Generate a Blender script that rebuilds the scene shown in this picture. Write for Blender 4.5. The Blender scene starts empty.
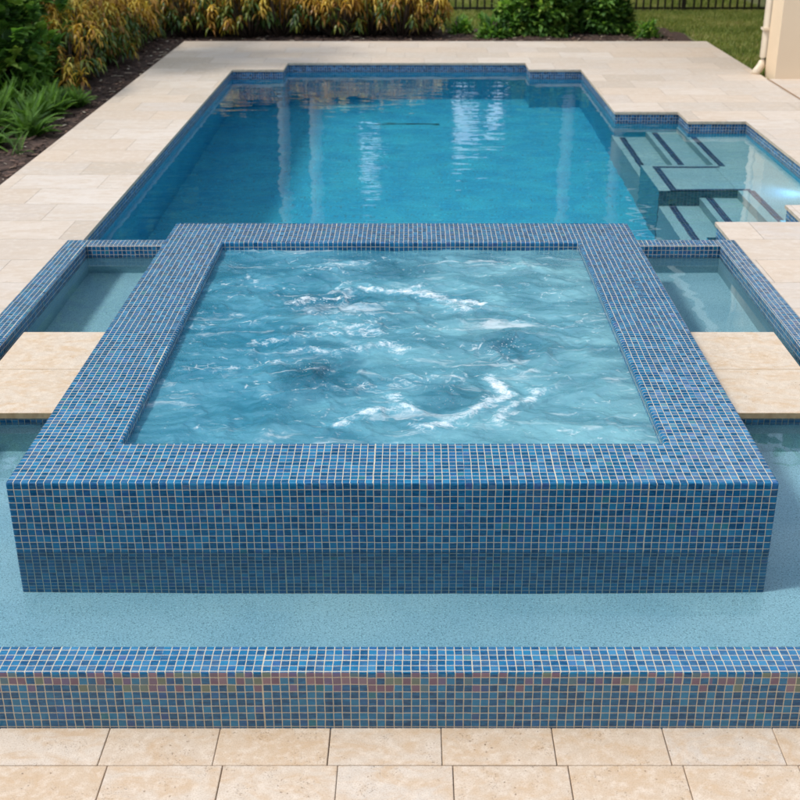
import bpy, math, random
from mathutils import Vector, Matrix, noise
random.seed(7)
R = math.radians
SC = bpy.context.scene
COL = SC.collection

# ------------------------------------------------------------------ camera
H = 2.345
PITCH = 24.37
cam_d = bpy.data.cameras.new('camera')
cam = bpy.data.objects.new('camera', cam_d)
COL.objects.link(cam)
cam.location = (0, 0, H)
cam.rotation_euler = (R(90 - PITCH), 0, 0)
cam_d.sensor_width = 36
cam_d.lens = 1190 * 36 / 800
cam_d.shift_x = -15 / 800
cam_d.clip_start = 0.05
cam_d.clip_end = 2000
cam_d.dof.use_dof = True
cam_d.dof.focus_distance = 4.6
cam_d.dof.aperture_fstop = 5.0
SC.camera = cam

# ------------------------------------------------------------------ light
SUN_EL, SUN_AZ = 56.0, 258.0        # azimuth measured clockwise from +Y (the view direction)
W = bpy.data.worlds.new('World')
SC.world = W
W.use_nodes = True
nt = W.node_tree
nt.nodes.clear()
wo = nt.nodes.new('ShaderNodeOutputWorld')
bg = nt.nodes.new('ShaderNodeBackground')
sky = nt.nodes.new('ShaderNodeTexSky')
sky.sky_type = 'NISHITA'
sky.sun_disc = False
sky.sun_elevation = R(SUN_EL)
sky.sun_rotation = R(SUN_AZ)
sky.air_density = 1.0
sky.dust_density = 2.5
sky.ozone_density = 1.0
bg.inputs['Strength'].default_value = 0.15
# broken bright cloud over the blue
tc = nt.nodes.new('ShaderNodeTexCoord')
mp = nt.nodes.new('ShaderNodeMapping')
mp.inputs['Scale'].default_value = (1.6, 1.6, 3.6)
nz = nt.nodes.new('ShaderNodeTexNoise')
nz.inputs['Scale'].default_value = 1.7
nz.inputs['Detail'].default_value = 6
nz.inputs['Roughness'].default_value = 0.55
cr = nt.nodes.new('ShaderNodeValToRGB')
cr.color_ramp.elements[0].position = 0.42
cr.color_ramp.elements[0].color = (0, 0, 0, 1)
cr.color_ramp.elements[1].position = 0.66
cr.color_ramp.elements[1].color = (0.85, 0.85, 0.85, 1)
mx = nt.nodes.new('ShaderNodeMix')
mx.data_type = 'RGBA'
mx.inputs[7].default_value = (11.0, 12.0, 13.5, 1)
nt.links.new(tc.outputs['Generated'], mp.inputs[0])
nt.links.new(mp.outputs[0], nz.inputs['Vector'])
nt.links.new(nz.outputs['Fac'], cr.inputs[0])
nt.links.new(cr.outputs[0], mx.inputs[0])
nt.links.new(sky.outputs[0], mx.inputs[6])
nt.links.new(mx.outputs[2], bg.inputs['Color'])
nt.links.new(bg.outputs[0], wo.inputs[0])

sun_d = bpy.data.lights.new('sun', 'SUN')
sun_d.energy = 2.35
sun_d.angle = R(7)
sun_d.cycles.is_caustics_light = True
sun_d.color = (1.0, 0.955, 0.88)
sun = bpy.data.objects.new('sun', sun_d)
COL.objects.link(sun)
sd = Vector((math.sin(R(SUN_AZ)) * math.cos(R(SUN_EL)), math.cos(R(SUN_AZ)) * math.cos(R(SUN_EL)), math.sin(R(SUN_EL))))
sun.rotation_euler = sd.to_track_quat('Z', 'Y').to_euler()
sun.location = (0, 0, 20)

SC.view_settings.view_transform = 'Standard'
SC.view_settings.look = 'None'
SC.view_settings.gamma = 1
SC.view_settings.use_curve_mapping = False
SC.view_settings.exposure = 0.0
SC.render.engine = 'CYCLES'
SC.cycles.use_denoising = True
SC.cycles.caustics_refractive = True
SC.cycles.caustics_reflective = False
SC.cycles.max_bounces = 12
SC.cycles.transmission_bounces = 8
SC.cycles.sample_clamp_indirect = 10

# ------------------------------------------------------------------ levels (metres)
NEAR, ZF, ZB, ZD, ZP, ZT = 0.0, 0.200, 0.197, 0.260, 0.170, 0.462   # near paving, front wall, basin water, deck, pool water, spa top
PT = 2.575 / 101                  # mosaic pitch
SX0, SX1, SY0, SY1 = -1.363, 1.212, 3.488, 6.605      # spa outside
IX0, IX1, IY0, IY1 = -1.043, 0.886, 3.787, 6.225      # spa inside
BX0, BX1, BY0, BY1 = -1.956, 1.815, 2.947, 6.822      # basin inside
OX0, OX1, OY0, OY1 = -2.096, 1.930, 2.819, 6.944      # basin outside
DL, DFAR, DRX = -2.93, 15.64, 3.70                    # deck limits
POOL = [(-2.003, 1.82, 6.944, 13.38), (-1.44, 1.25, 13.38, 13.855), (1.82, 2.398, 7.747, 10.966),
        (2.398, 2.91, 7.747, 10.532), (1.82, 2.462, 7.338, 7.747), (1.82, 1.902, 6.944, 7.338)]

# ------------------------------------------------------------------ node helpers
def wave_grid(x0, x1, y0, y1, z, step, waves, seed=0.0):
    nx, ny = max(1, round((x1 - x0) / step)), max(1, round((y1 - y0) / step))
    V, F = [], []
    for j in range(ny + 1):
        y = y0 + (y1 - y0) * j / ny
        for i in range(nx + 1):
            x = x0 + (x1 - x0) * i / nx
            h = sum(a * noise.noise(Vector((x * fx + seed, y * fy, k * 7.3))) for k, (a, fx, fy) in enumerate(waves))
            V.append((x, y, z + h))
    for j in range(ny):
        for i in range(nx):
            a = j * (nx + 1) + i
            F.append((a, a + 1, a + nx + 2, a + nx + 1))
    return V, F

class NB:
    def __init__(s, name):
        s.m = bpy.data.materials.new(name)
        s.m.use_nodes = True
        s.t = s.m.node_tree
        s.t.nodes.clear()
        s.out = s.t.nodes.new('ShaderNodeOutputMaterial')
    def n(s, kind, **kw):
        x = s.t.nodes.new(kind)
        for k, v in kw.items():
            setattr(x, k, v)
        return x
    def put(s, sock, v):
        if v is None:
            return
        if isinstance(v, bpy.types.NodeSocket):
            s.t.links.new(v, sock)
        else:
            if hasattr(sock, 'default_value') and sock.type == 'RGBA' and len(v) == 3:
                v = (*v, 1)
            sock.default_value = v
    def math(s, op, a, b=None, c=None, clamp=False):
        x = s.n('ShaderNodeMath', operation=op, use_clamp=clamp)
        for i, v in enumerate((a, b, c)):
            s.put(x.inputs[i], v)
        return x.outputs[0]
    def vmath(s, op, a, b=None, scale=None):
        x = s.n('ShaderNodeVectorMath', operation=op)
        s.put(x.inputs[0], a); s.put(x.inputs[1], b)
        if scale is not None: s.put(x.inputs['Scale'], scale)
        return x.outputs['Value'] if op in ('LENGTH', 'DOT_PRODUCT') else x.outputs[0]
    def mix(s, f, a, b, blend='MIX'):
        x = s.n('ShaderNodeMix', data_type='RGBA', blend_type=blend)
        s.put(x.inputs[0], f); s.put(x.inputs[6], a); s.put(x.inputs[7], b)
        return x.outputs[2]
    def mixf(s, f, a, b):
        x = s.n('ShaderNodeMix', data_type='FLOAT')
        s.put(x.inputs[0], f); s.put(x.inputs[2], a); s.put(x.inputs[3], b)
        return x.outputs[0]
    def noise(s, vec, scale, detail=3, rough=0.5, dist=0.0, col=False):
        x = s.n('ShaderNodeTexNoise')
        s.put(x.inputs['Vector'], vec); s.put(x.inputs['Scale'], scale)
        x.inputs['Detail'].default_value = detail; x.inputs['Roughness'].default_value = rough
        x.inputs['Distortion'].default_value = dist
        return x.outputs['Color' if col else 'Fac']
    def ramp(s, f, stops, interp='LINEAR'):
        x = s.n('ShaderNodeValToRGB')
        e = x.color_ramp
        e.interpolation = interp
        while len(e.elements) < len(stops): e.elements.new(0.5)
        for i, (p, c) in enumerate(stops):
            e.elements[i].position = p
            e.elements[i].color = (*c, 1) if len(c) == 3 else c
        s.put(x.inputs[0], f)
        return x.outputs[0]
    def smooth(s, v, a, b, lo=0.0, hi=1.0):
        x = s.n('ShaderNodeMapRange', interpolation_type='SMOOTHSTEP')
        s.put(x.inputs[0], v); s.put(x.inputs[1], a); s.put(x.inputs[2], b)
        x.inputs[3].default_value = lo; x.inputs[4].default_value = hi
        return x.outputs[0]
    def pos(s):
        return s.n('ShaderNodeNewGeometry').outputs['Position']
    def xyz(s, v):
        x = s.n('ShaderNodeSeparateXYZ'); s.put(x.inputs[0], v)
        return x.outputs
    def comb(s, a, b, c=0.0):
        x = s.n('ShaderNodeCombineXYZ'); s.put(x.inputs[0], a); s.put(x.inputs[1], b); s.put(x.inputs[2], c)
        return x.outputs[0]
    def bump(s, h, dist, strength=1.0, normal=None):
        x = s.n('ShaderNodeBump'); s.put(x.inputs['Height'], h)
        x.inputs['Distance'].default_value = dist; x.inputs['Strength'].default_value = strength
        s.put(x.inputs['Normal'], normal)
        return x.outputs[0]
    def pbr(s, color, rough=0.5, normal=None, **kw):
        x = s.n('ShaderNodeBsdfPrincipled')
        s.put(x.inputs['Base Color'], color); s.put(x.inputs['Roughness'], rough); s.put(x.inputs['Normal'], normal)
        for k, v in kw.items():
            s.put(x.inputs[k.replace('_', ' ')], v)
        s.t.links.new(x.outputs[0], s.out.inputs[0])
        return x

# ------------------------------------------------------------------ materials
def mosaic(name, pitch=PT, grout=(0.66, 0.59, 0.44), ramp=None, painted_sheen=False, dark=1.0):
    """small iridescent glass tiles, laid in world metres on whichever plane the face lies in"""
    b = NB(name)
    g = b.n('ShaderNodeNewGeometry')
    p = b.vmath('SUBTRACT', g.outputs['Position'], (SX0, SY0, ZT))
    p = b.vmath('SCALE', p, scale=1 / pitch)
    x, y, z = b.xyz(p)
    nx, ny, nzz = b.xyz(g.outputs['True Normal'])
    top = b.math('GREATER_THAN', b.math('ABSOLUTE', nzz), 0.6)
    sidex = b.math('MULTIPLY', b.math('GREATER_THAN', b.math('ABSOLUTE', nx), 0.6), b.math('SUBTRACT', 1.0, top))
    u = b.mixf(sidex, x, y)
    v = b.mixf(top, z, y)
    # hung in sheets of twelve, each a touch out of line, with hand-set wander
    sh_ = b.n('ShaderNodeTexWhiteNoise', noise_dimensions='3D')
    b.put(sh_.inputs['Vector'], b.comb(b.math('FLOOR', b.math('DIVIDE', u, 12.0)), b.math('FLOOR', b.math('DIVIDE', v, 12.0)), top))
    s1, s2, s3 = b.xyz(sh_.outputs['Color'])
    wd = b.noise(g.outputs['Position'], 16, 2, col=True)
    w1, w2, w3 = b.xyz(wd)
    u = b.math('ADD', u, b.math('MULTIPLY_ADD', s1, 0.10, b.math('MULTIPLY_ADD', w1, 0.16, -0.13)))
    v = b.math('ADD', v, b.math('MULTIPLY_ADD', s2, 0.06, b.math('MULTIPLY_ADD', w2, 0.12, -0.09)))
    cu, cv = b.math('FLOOR', u), b.math('FLOOR', v)
    fu = b.math('ABSOLUTE', b.math('SUBTRACT', b.math('FRACT', u), 0.5))
    fv = b.math('ABSOLUTE', b.math('SUBTRACT', b.math('FRACT', v), 0.5))
    m = b.math('MAXIMUM', fu, fv)
    tile = b.smooth(m, 0.466, 0.442)
    side_id = b.math('ADD', b.math('MULTIPLY', top, 7.0), b.math('MULTIPLY', sidex, 13.0))
    wn = b.n('ShaderNodeTexWhiteNoise', noise_dimensions='3D')
    b.put(wn.inputs['Vector'], b.comb(cu, cv, side_id))
    r1, r2, r3 = b.xyz(wn.outputs['Color'])
    val = wn.outputs['Value']
    ramp = ramp or [(0.0, (0.004, 0.062, 0.160)), (0.25, (0.006, 0.095, 0.225)), (0.50, (0.009, 0.135, 0.285)),
                    (0.68, (0.005, 0.075, 0.185)), (0.80, (0.018, 0.175, 0.335)), (0.91, (0.015, 0.10, 0.27)),
                    (0.972, (0.035, 0.09, 0.25)), (0.988, (0.02, 0.17, 0.23))]
    c = b.ramp(val, ramp, 'CONSTANT')
    # hand-poured streaks inside each tile
    sv = b.comb(b.math('MULTIPLY', u, 0.9), b.math('MULTIPLY', v, 3.4), b.math('MULTIPLY', val, 40.0))
    st = b.noise(sv, 1.0, 2, 0.6)
    c = b.mix(b.smooth(st, 0.35, 0.7, 0.0, 0.6), c, b.mix(0.5, c, (0.03, 0.30, 0.55)))
    if painted_sheen:
        # iridescent sheen painted into the upper rows' tile colour: pink, violet and olive
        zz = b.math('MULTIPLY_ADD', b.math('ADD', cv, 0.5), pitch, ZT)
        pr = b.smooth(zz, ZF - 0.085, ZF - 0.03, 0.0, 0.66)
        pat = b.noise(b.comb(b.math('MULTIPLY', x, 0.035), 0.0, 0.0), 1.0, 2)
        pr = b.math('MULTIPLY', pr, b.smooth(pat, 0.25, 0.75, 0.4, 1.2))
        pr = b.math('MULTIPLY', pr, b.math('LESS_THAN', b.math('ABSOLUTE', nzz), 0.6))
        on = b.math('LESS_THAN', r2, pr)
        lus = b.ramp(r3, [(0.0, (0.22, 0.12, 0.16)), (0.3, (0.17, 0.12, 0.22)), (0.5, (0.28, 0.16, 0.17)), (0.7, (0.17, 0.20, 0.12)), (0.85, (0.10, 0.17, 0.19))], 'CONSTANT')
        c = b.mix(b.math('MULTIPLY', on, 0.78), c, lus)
    if dark != 1.0:
        c = b.mix(1.0, c, (dark, dark, dark), 'MULTIPLY')
    gn = b.noise(g.outputs['Position'], 60, 3)
    gcol = b.mix(gn, tuple(k * 0.75 for k in grout), tuple(min(1, k * 1.2) for k in grout))
    col = b.mix(tile, gcol, c)
    rough = b.mixf(tile, 0.75, b.math('MULTIPLY_ADD', r2, 0.12, 0.08))
    # each tile leans a hair its own way
    tilt = b.vmath('SCALE', b.vmath('SUBTRACT', wn.outputs['Color'], (0.5, 0.5, 0.5)), scale=0.16)
    wob = b.vmath('SCALE', b.vmath('SUBTRACT', b.noise(g.outputs['Position'], 70, 2, col=True), (0.5, 0.5, 0.5)), scale=0.10)
    nrm = b.vmath('NORMALIZE', b.vmath('ADD', b.vmath('ADD', g.outputs['Normal'], b.vmath('SCALE', tilt, scale=tile)), wob))
    nb = b.bump(tile, 0.0012, 0.8, nrm)
    b.pbr(col, rough, nb, IOR=b.mixf(tile, 1.45, 1.54))
    return b.m

def paver_mat(name, base, w, h, off=0.5, x0=0.0, y0=0.0, joint=0.004, jcol=(0.10, 0.085, 0.065), pits=1.0, var=0.5, axis=0):
    """travertine paving in running bond, world metres"""
    b = NB(name)
    P = b.pos()
    x, y, z = b.xyz(P)
    if axis: x, y = y, x
    v = b.math('DIVIDE', b.math('SUBTRACT', y, y0), h)
    row = b.math('FLOOR', v)
    wr = b.n('ShaderNodeTexWhiteNoise', noise_dimensions='1D'); b.put(wr.inputs['W'], row)
    u = b.math('ADD', b.math('DIVIDE', b.math('SUBTRACT', x, x0), w), b.math('MULTIPLY', row, off))
    cu = b.math('FLOOR', u)
    du = b.math('MULTIPLY', b.math('SUBTRACT', 0.5, b.math('ABSOLUTE', b.math('SUBTRACT', b.math('FRACT', u), 0.5))), w)
    dv = b.math('MULTIPLY', b.math('SUBTRACT', 0.5, b.math('ABSOLUTE', b.math('SUBTRACT', b.math('FRACT', v), 0.5))), h)
    wob = b.math('MULTIPLY_ADD', b.noise(P, 45, 3), 0.006, -0.003)
    d = b.math('ADD', b.math('MINIMUM', du, dv), wob)
    stone = b.smooth(d, joint * 0.4, joint * 1.1)
    wn = b.n('ShaderNodeTexWhiteNoise', noise_dimensions='3D'); b.put(wn.inputs['Vector'], b.comb(cu, row, 3.0))
    r1, r2, r3 = b.xyz(wn.outputs['Color'])
    tint = b.ramp(r1, [(0, tuple(k * q for k, q in zip(base, (0.86, 0.82, 0.76)))), (0.3, base), (0.55, tuple(k * q for k, q in zip(base, (1.03, 0.94, 0.84)))),
                       (0.8, tuple(min(1, k * 1.07) for k in base)), (1, tuple(k * q for k, q in zip(base, (0.95, 0.93, 0.93))))])
    tint = b.mix(var, base, tint)
    tint = b.mix(b.math('MULTIPLY', b.smooth(r2, 0.55, 0.95), 0.35 * var), tint, tuple(k * q for k, q in zip(base, (0.86, 0.80, 0.74))))
    vec = b.vmath('ADD', P, b.vmath('SCALE', wn.outputs['Color'], scale=9.0))
    sv = b.vmath('MULTIPLY', vec, (1.0, 3.0, 1.0))
    vein = b.noise(sv, 5.0, 5, 0.6, 0.8)
    tint = b.mix(b.smooth(vein, 0.40, 0.66, 0, 0.6), tint, tuple(k * q for k, q in zip(base, (0.92, 0.82, 0.70))))
    cl = b.noise(vec, 22.0, 4, 0.6)
    tint = b.mix(b.smooth(cl, 0.46, 0.72, 0, 0.5), tint, tuple(min(0.9, k * 1.15) for k in base))
    big = b.noise(P, 0.9, 3)
    tint = b.mix(b.smooth(big, 0.4, 0.75, 0, 0.22), tint, tuple(k * 0.78 for k in base))
    # pits
    vo = b.n('ShaderNodeTexVoronoi'); b.put(vo.inputs['Vector'], b.vmath('MULTIPLY', P, (1.0, 1.6, 1.0))); vo.inputs['Scale'].default_value = 85
    pm = b.math('MULTIPLY', b.smooth(vo.outputs['Distance'], 0.22, 0.10), b.smooth(b.noise(P, 9, 4, 0.6), 0.52, 0.62))
    vo2 = b.n('ShaderNodeTexVoronoi'); b.put(vo2.inputs['Vector'], P); vo2.inputs['Scale'].default_value = 30
    pm2 = b.math('MULTIPLY', b.smooth(vo2.outputs['Distance'], 0.16, 0.07), b.smooth(b.noise(P, 5, 2), 0.56, 0.62))
    pm = b.math('MULTIPLY', b.math('MAXIMUM', pm, pm2), pits)
    tint = b.mix(b.math('MULTIPLY', pm, 0.7), tint, tuple(k * q for k, q in zip(base, (0.42, 0.32, 0.24))))
    col = b.mix(stone, jcol, tint)
    hgt = b.math('SUBTRACT', b.math('ADD', stone, b.math('MULTIPLY', cl, 0.12)), b.math('MULTIPLY', pm, 0.6))
    b.pbr(col, 0.62, b.bump(hgt, 0.0025, 0.8), IOR=1.4)
    return b.m

def plaster(name, c1, c2, sp=(0.05, 0.13, 0.17), scale=190):
    b = NB(name)
    P = b.pos()
    n1 = b.noise(P, scale, 2, 0.6)
    n2 = b.noise(P, 3.0, 4)
    col = b.mix(b.smooth(n2, 0.3, 0.7), c1, c2)
    col = b.mix(b.smooth(n1, 0.52, 0.66, 0, 0.65), col, sp)
    n3 = b.noise(b.vmath('ADD', P, (5, 3, 1)), scale * 0.8, 2, 0.6)
    col = b.mix(b.smooth(n3, 0.56, 0.68, 0, 0.6), col, tuple(min(0.9, k * 1.5) for k in c1))
    b.pbr(col, 0.7, b.bump(n1, 0.002, 0.5))
    return b.m

def simple(name, c1, c2=None, scale=20, rough=0.6, bump=0.0, **kw):
    b = NB(name)
    P = b.pos()
    n = b.noise(P, scale, 4, 0.6)
    col = b.mix(b.smooth(n, 0.3, 0.7), c1, c2 or tuple(k * 0.8 for k in c1))
    b.pbr(col, rough, b.bump(n, bump, 0.7) if bump else None, **kw)
    return b.m

def water(name, ripples, absorb=None, tint=(1, 1, 1)):
    b = NB(name)
    P = b.pos()
    h = None
    for (sx, sy, sc, amp, det) in ripples:
        n = b.math('MULTIPLY', b.noise(b.vmath('MULTIPLY', P, (sx, sy, 1.0)), sc, det, 0.5, 0.4), amp)
        h = n if h is None else b.math('ADD', h, n)
    gl = b.n('ShaderNodeBsdfGlass')
    gl.inputs['IOR'].default_value = 1.333
    gl.inputs['Roughness'].default_value = 0.0
    gl.inputs['Color'].default_value = (*tint, 1)
    if h is not None: b.put(gl.inputs['Normal'], b.bump(h, 1.0, 1.0))
    b.t.links.new(gl.outputs[0], b.out.inputs[0])
    if absorb:
        va = b.n('ShaderNodeVolumeAbsorption')
        va.inputs['Color'].default_value = (*absorb[0], 1)
        va.inputs['Density'].default_value = absorb[1]
        b.t.links.new(va.outputs[0], b.out.inputs['Volume'])
    return b.m

def leafmat(name, stops, rough=0.45, trans=0.25):
    b = NB(name)
    at = b.n('ShaderNodeAttribute', attribute_name='hue')
    oi = b.n('ShaderNodeObjectInfo')
    f = b.math('ADD', at.outputs['Fac'], b.math('MULTIPLY_ADD', oi.outputs['Random'], 0.16, -0.08))
    col = b.ramp(f, stops)
    pn = b.noise(b.n('ShaderNodeTexCoord').outputs['Object'], 30, 2)
    col = b.mix(b.smooth(pn, 0.35, 0.7, 0, 0.4), col, b.mix(1.0, col, (0.6, 0.65, 0.5), 'MULTIPLY'))
    x = b.pbr(col, rough)
    tr = b.n('ShaderNodeBsdfTranslucent')
    b.put(tr.inputs[0], b.mix(1.0, col, (1.3, 1.4, 0.7), 'MULTIPLY'))
    ms = b.n('ShaderNodeMixShader'); ms.inputs[0].default_value = trans
    b.t.links.new(x.outputs[0], ms.inputs[1]); b.t.links.new(tr.outputs[0], ms.inputs[2])
    b.t.links.new(ms.outputs[0], b.out.inputs[0])
    return b.m

M = {}
M['tile'] = mosaic('glass_mosaic')
M['tile_sheen'] = mosaic('glass_mosaic_painted_sheen', painted_sheen=True)
M['tile_pool'] = mosaic('glass_mosaic_waterline', ramp=[(0.0, (0.010, 0.050, 0.14)), (0.25, (0.02, 0.10, 0.25)), (0.5, (0.035, 0.16, 0.36)), (0.7, (0.015, 0.075, 0.20)), (0.88, (0.06, 0.20, 0.40))])
M['tile_deep'] = mosaic('glass_mosaic_platform', grout=(0.22, 0.32, 0.34), ramp=[(0, (0.02, 0.10, 0.15)), (0.4, (0.04, 0.17, 0.22)), (0.75, (0.07, 0.24, 0.28))])
M['trim'] = mosaic('glass_mosaic_step_trim', grout=(0.2, 0.26, 0.3), ramp=[(0, (0.004, 0.02, 0.07)), (0.5, (0.006, 0.035, 0.11)), (0.8, (0.012, 0.05, 0.15))])
TRAV = (0.64, 0.555, 0.46)
M['near_paving'] = paver_mat('near_travertine', TRAV, 0.3275, 0.3275, 0.0, 0.0, 0.0)
M['deck'] = paver_mat('deck_travertine', (0.60, 0.535, 0.465), 0.61, 0.406, 0.37, 0.1, 2.9, joint=0.002, jcol=(0.38, 0.31, 0.25), pits=0.6, var=1.0)
M['slab'] = paver_mat('slab_travertine', (0.66, 0.53, 0.385), 9.0, 0.470, 0.0, -4.0, 4.505 - 0.47 * 8, joint=0.003, jcol=(0.3, 0.2, 0.11), pits=1.0, var=0.4)
M['slab_edge'] = simple('travertine_sawn_edge', (0.56, 0.40, 0.22), (0.42, 0.28, 0.14), 30, 0.6, 0.002)
M['coping_edge'] = simple('travertine_coping_edge', (0.60, 0.50, 0.38), (0.45, 0.36, 0.26), 30, 0.6, 0.002)
M['finish'] = plaster('pebble_finish', (0.38, 0.575, 0.62), (0.30, 0.50, 0.57))
M['pool_finish'] = plaster('pool_pebble_finish', (0.26, 0.51, 0.56), (0.21, 0.46, 0.53), scale=120)
M['deep_finish'] = plaster('deep_pebble_finish', (0.035, 0.48, 0.68), (0.020, 0.38, 0.63), scale=90)
M['spa_finish'] = plaster('spa_pebble_finish', (0.10, 0.42, 0.52), (0.06, 0.34, 0.46))
M['pool_water'] = water('pool_water', [])
M['basin_water'] = water('basin_water', [], tint=(0.84, 0.955, 1.0))

# ------------------------------------------------------------------ object helpers
def link(name, verts, faces, mat, parent=None, mats=None, smooth=False, hue=None):
    me = bpy.data.meshes.new(name)
    me.from_pydata([tuple(v) for v in verts], [], faces)
    for mm in (mat if isinstance(mat, (list, tuple)) else [mat]):
        me.materials.append(mm)
    if mats: me.polygons.foreach_set('material_index', mats)
    if smooth: me.polygons.foreach_set('use_smooth', [True] * len(me.polygons))
    if hue is not None:
        a = me.attributes.new('hue', 'FLOAT', 'FACE')
        a.data.foreach_set('value', hue)
    me.update()
    o = bpy.data.objects.new(name, me)
    COL.objects.link(o)
    if parent:
        o.parent = parent
        if parent.type == 'EMPTY' or True:
            o.matrix_parent_inverse = Matrix.Identity(4)
    return o

def tag(o, label=None, cat=None, group=None, kind=None):
    if label: o['label'] = label
    if cat: o['category'] = cat
    if group: o['group'] = group
    if kind: o['kind'] = kind
    return o

def thing(name, label, cat, loc=(0, 0, 0), rz=0.0, group=None):
    o = bpy.data.objects.new(name, None)
    COL.objects.link(o)
    o.empty_display_size = 0.1
    o.location = loc
    o.rotation_euler = (0, 0, rz)
    return tag(o, label, cat, group)

class MB:
    def __init__(s): s.v = []; s.f = []; s.m = []; s.h = []
    def quad(s, a, b, c, d, mi=0, h=0.0):
        n = len(s.v); s.v += [a, b, c, d]; s.f.append((n, n + 1, n + 2, n + 3)); s.m.append(mi); s.h.append(h)
    def box(s, x0, x1, y0, y1, z0, z1, mi=0):
        n = len(s.v)
        s.v += [(x0, y0, z0), (x1, y0, z0), (x1, y1, z0), (x0, y1, z0), (x0, y0, z1), (x1, y0, z1), (x1, y1, z1), (x0, y1, z1)]
        for q in ((3, 2, 1, 0), (4, 5, 6, 7), (0, 1, 5, 4), (1, 2, 6, 5), (2, 3, 7, 6), (3, 0, 4, 7)):
            s.f.append(tuple(n + k for k in q)); s.m.append(mi); s.h.append(0)
    def tube(s, pts, r, seg=8, cap=True, mi=0, h=0.0):
        rings = []
        for i, p in enumerate(pts):
            p = Vector(p)
            a = Vector(pts[max(0, i - 1)]); c = Vector(pts[min(len(pts) - 1, i + 1)])
            d = (c - a).normalized()
            up = Vector((0, 0, 1)) if abs(d.z) < 0.9 else Vector((1, 0, 0))
            e1 = d.cross(up).normalized(); e2 = e1.cross(d)
            rr = r[i] if isinstance(r, (list, tuple)) else r
            n = len(s.v)
            for k in range(seg):
                t = 2 * math.pi * k / seg
                s.v.append(tuple(p + e1 * math.cos(t) * rr + e2 * math.sin(t) * rr))
            rings.append(n)
        for a, c in zip(rings, rings[1:]):
            for k in range(seg):
                s.f.append((a + k, a + (k + 1) % seg, c + (k + 1) % seg, c + k)); s.m.append(mi); s.h.append(h)
        if cap:
            s.f.append(tuple(rings[0] + k for k in range(seg))[::-1]); s.m.append(mi); s.h.append(h)
            s.f.append(tuple(rings[-1] + k for k in range(seg))); s.m.append(mi); s.h.append(h)
    def build(s, name, mat, parent=None, smooth=False, hue=False):
        return link(name, s.v, s.f, mat, parent, s.m, smooth, s.h if hue else None)

def cells(rects, holes=()):
    xs = sorted({q for r in list(rects) + list(holes) for q in r[:2]})
    ys = sorted({q for r in list(rects) + list(holes) for q in r[2:]})
    inside = lambda x, y, rr: any(a < x < b and c < y < d for a, b, c, d in rr)
    mask = {}
    for i in range(len(xs) - 1):
        for j in range(len(ys) - 1):
            cx, cy = (xs[i] + xs[i + 1]) / 2, (ys[j] + ys[j + 1]) / 2
            mask[i, j] = inside(cx, cy, rects) and not inside(cx, cy, holes)
    return xs, ys, mask

def slab(mb, rects, holes, z0, z1, top=0, side=0, bottom=None, tops=True):
    """raised slab over a union of rectangles less the holes: top face plus outward sides"""
    xs, ys, mask = cells(rects, holes)
    for (i, j), on in mask.items():
        if not on: continue
        x0, x1, y0, y1 = xs[i], xs[i + 1], ys[j], ys[j + 1]
        if tops: mb.quad((x0, y0, z1), (x1, y0, z1), (x1, y1, z1), (x0, y1, z1), top)
        if bottom is not None: mb.quad((x0, y1, z0), (x1, y1, z0), (x1, y0, z0), (x0, y0, z0), bottom)
        if z0 == z1: continue
        if not mask.get((i, j - 1)): mb.quad((x0, y0, z0), (x1, y0, z0), (x1, y0, z1), (x0, y0, z1), side)
        if not mask.get((i, j + 1)): mb.quad((x1, y1, z0), (x0, y1, z0), (x0, y1, z1), (x1, y1, z1), side)
        if not mask.get((i - 1, j)): mb.quad((x0, y1, z0), (x0, y0, z0), (x0, y0, z1), (x0, y1, z1), side)
        if not mask.get((i + 1, j)): mb.quad((x1, y0, z0), (x1, y1, z0), (x1, y1, z1), (x1, y0, z1), side)

def pit(mb, rects, z0, z1, side=0, floor=None):
    """inward facing walls round a union of rectangles"""
    xs, ys, mask = cells(rects)
    for (i, j), on in mask.items():
        if not on: continue
        x0, x1, y0, y1 = xs[i], xs[i + 1], ys[j], ys[j + 1]
        if floor is not None: mb.quad((x0, y0, z0), (x1, y0, z0), (x1, y1, z0), (x0, y1, z0), floor)
        if not mask.get((i, j - 1)): mb.quad((x1, y0, z0), (x0, y0, z0), (x0, y0, z1), (x1, y0, z1), side)
        if not mask.get((i, j + 1)): mb.quad((x0, y1, z0), (x1, y1, z0), (x1, y1, z1), (x0, y1, z1), side)
        if not mask.get((i - 1, j)): mb.quad((x0, y0, z0), (x0, y1, z0), (x0, y1, z1), (x0, y0, z1), side)
        if not mask.get((i + 1, j)): mb.quad((x1, y1, z0), (x1, y0, z0), (x1, y0, z1), (x1, y1, z1), side)

def grow(rects, d): return [(a - d, b + d, c - d, e + d) for a, b, c, e in rects]

def bevel(o, w=0.007, seg=2):
    m = o.modifiers.new('bevel', 'BEVEL'); m.width = w; m.segments = seg; m.limit_method = 'ANGLE'; m.angle_limit = R(50)
    wd = o.modifiers.new('weld', 'WELD')
    # the weld has to come first so that the bevel sees shared edges
    o.modifiers.move(1, 0)
    return o

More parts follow.
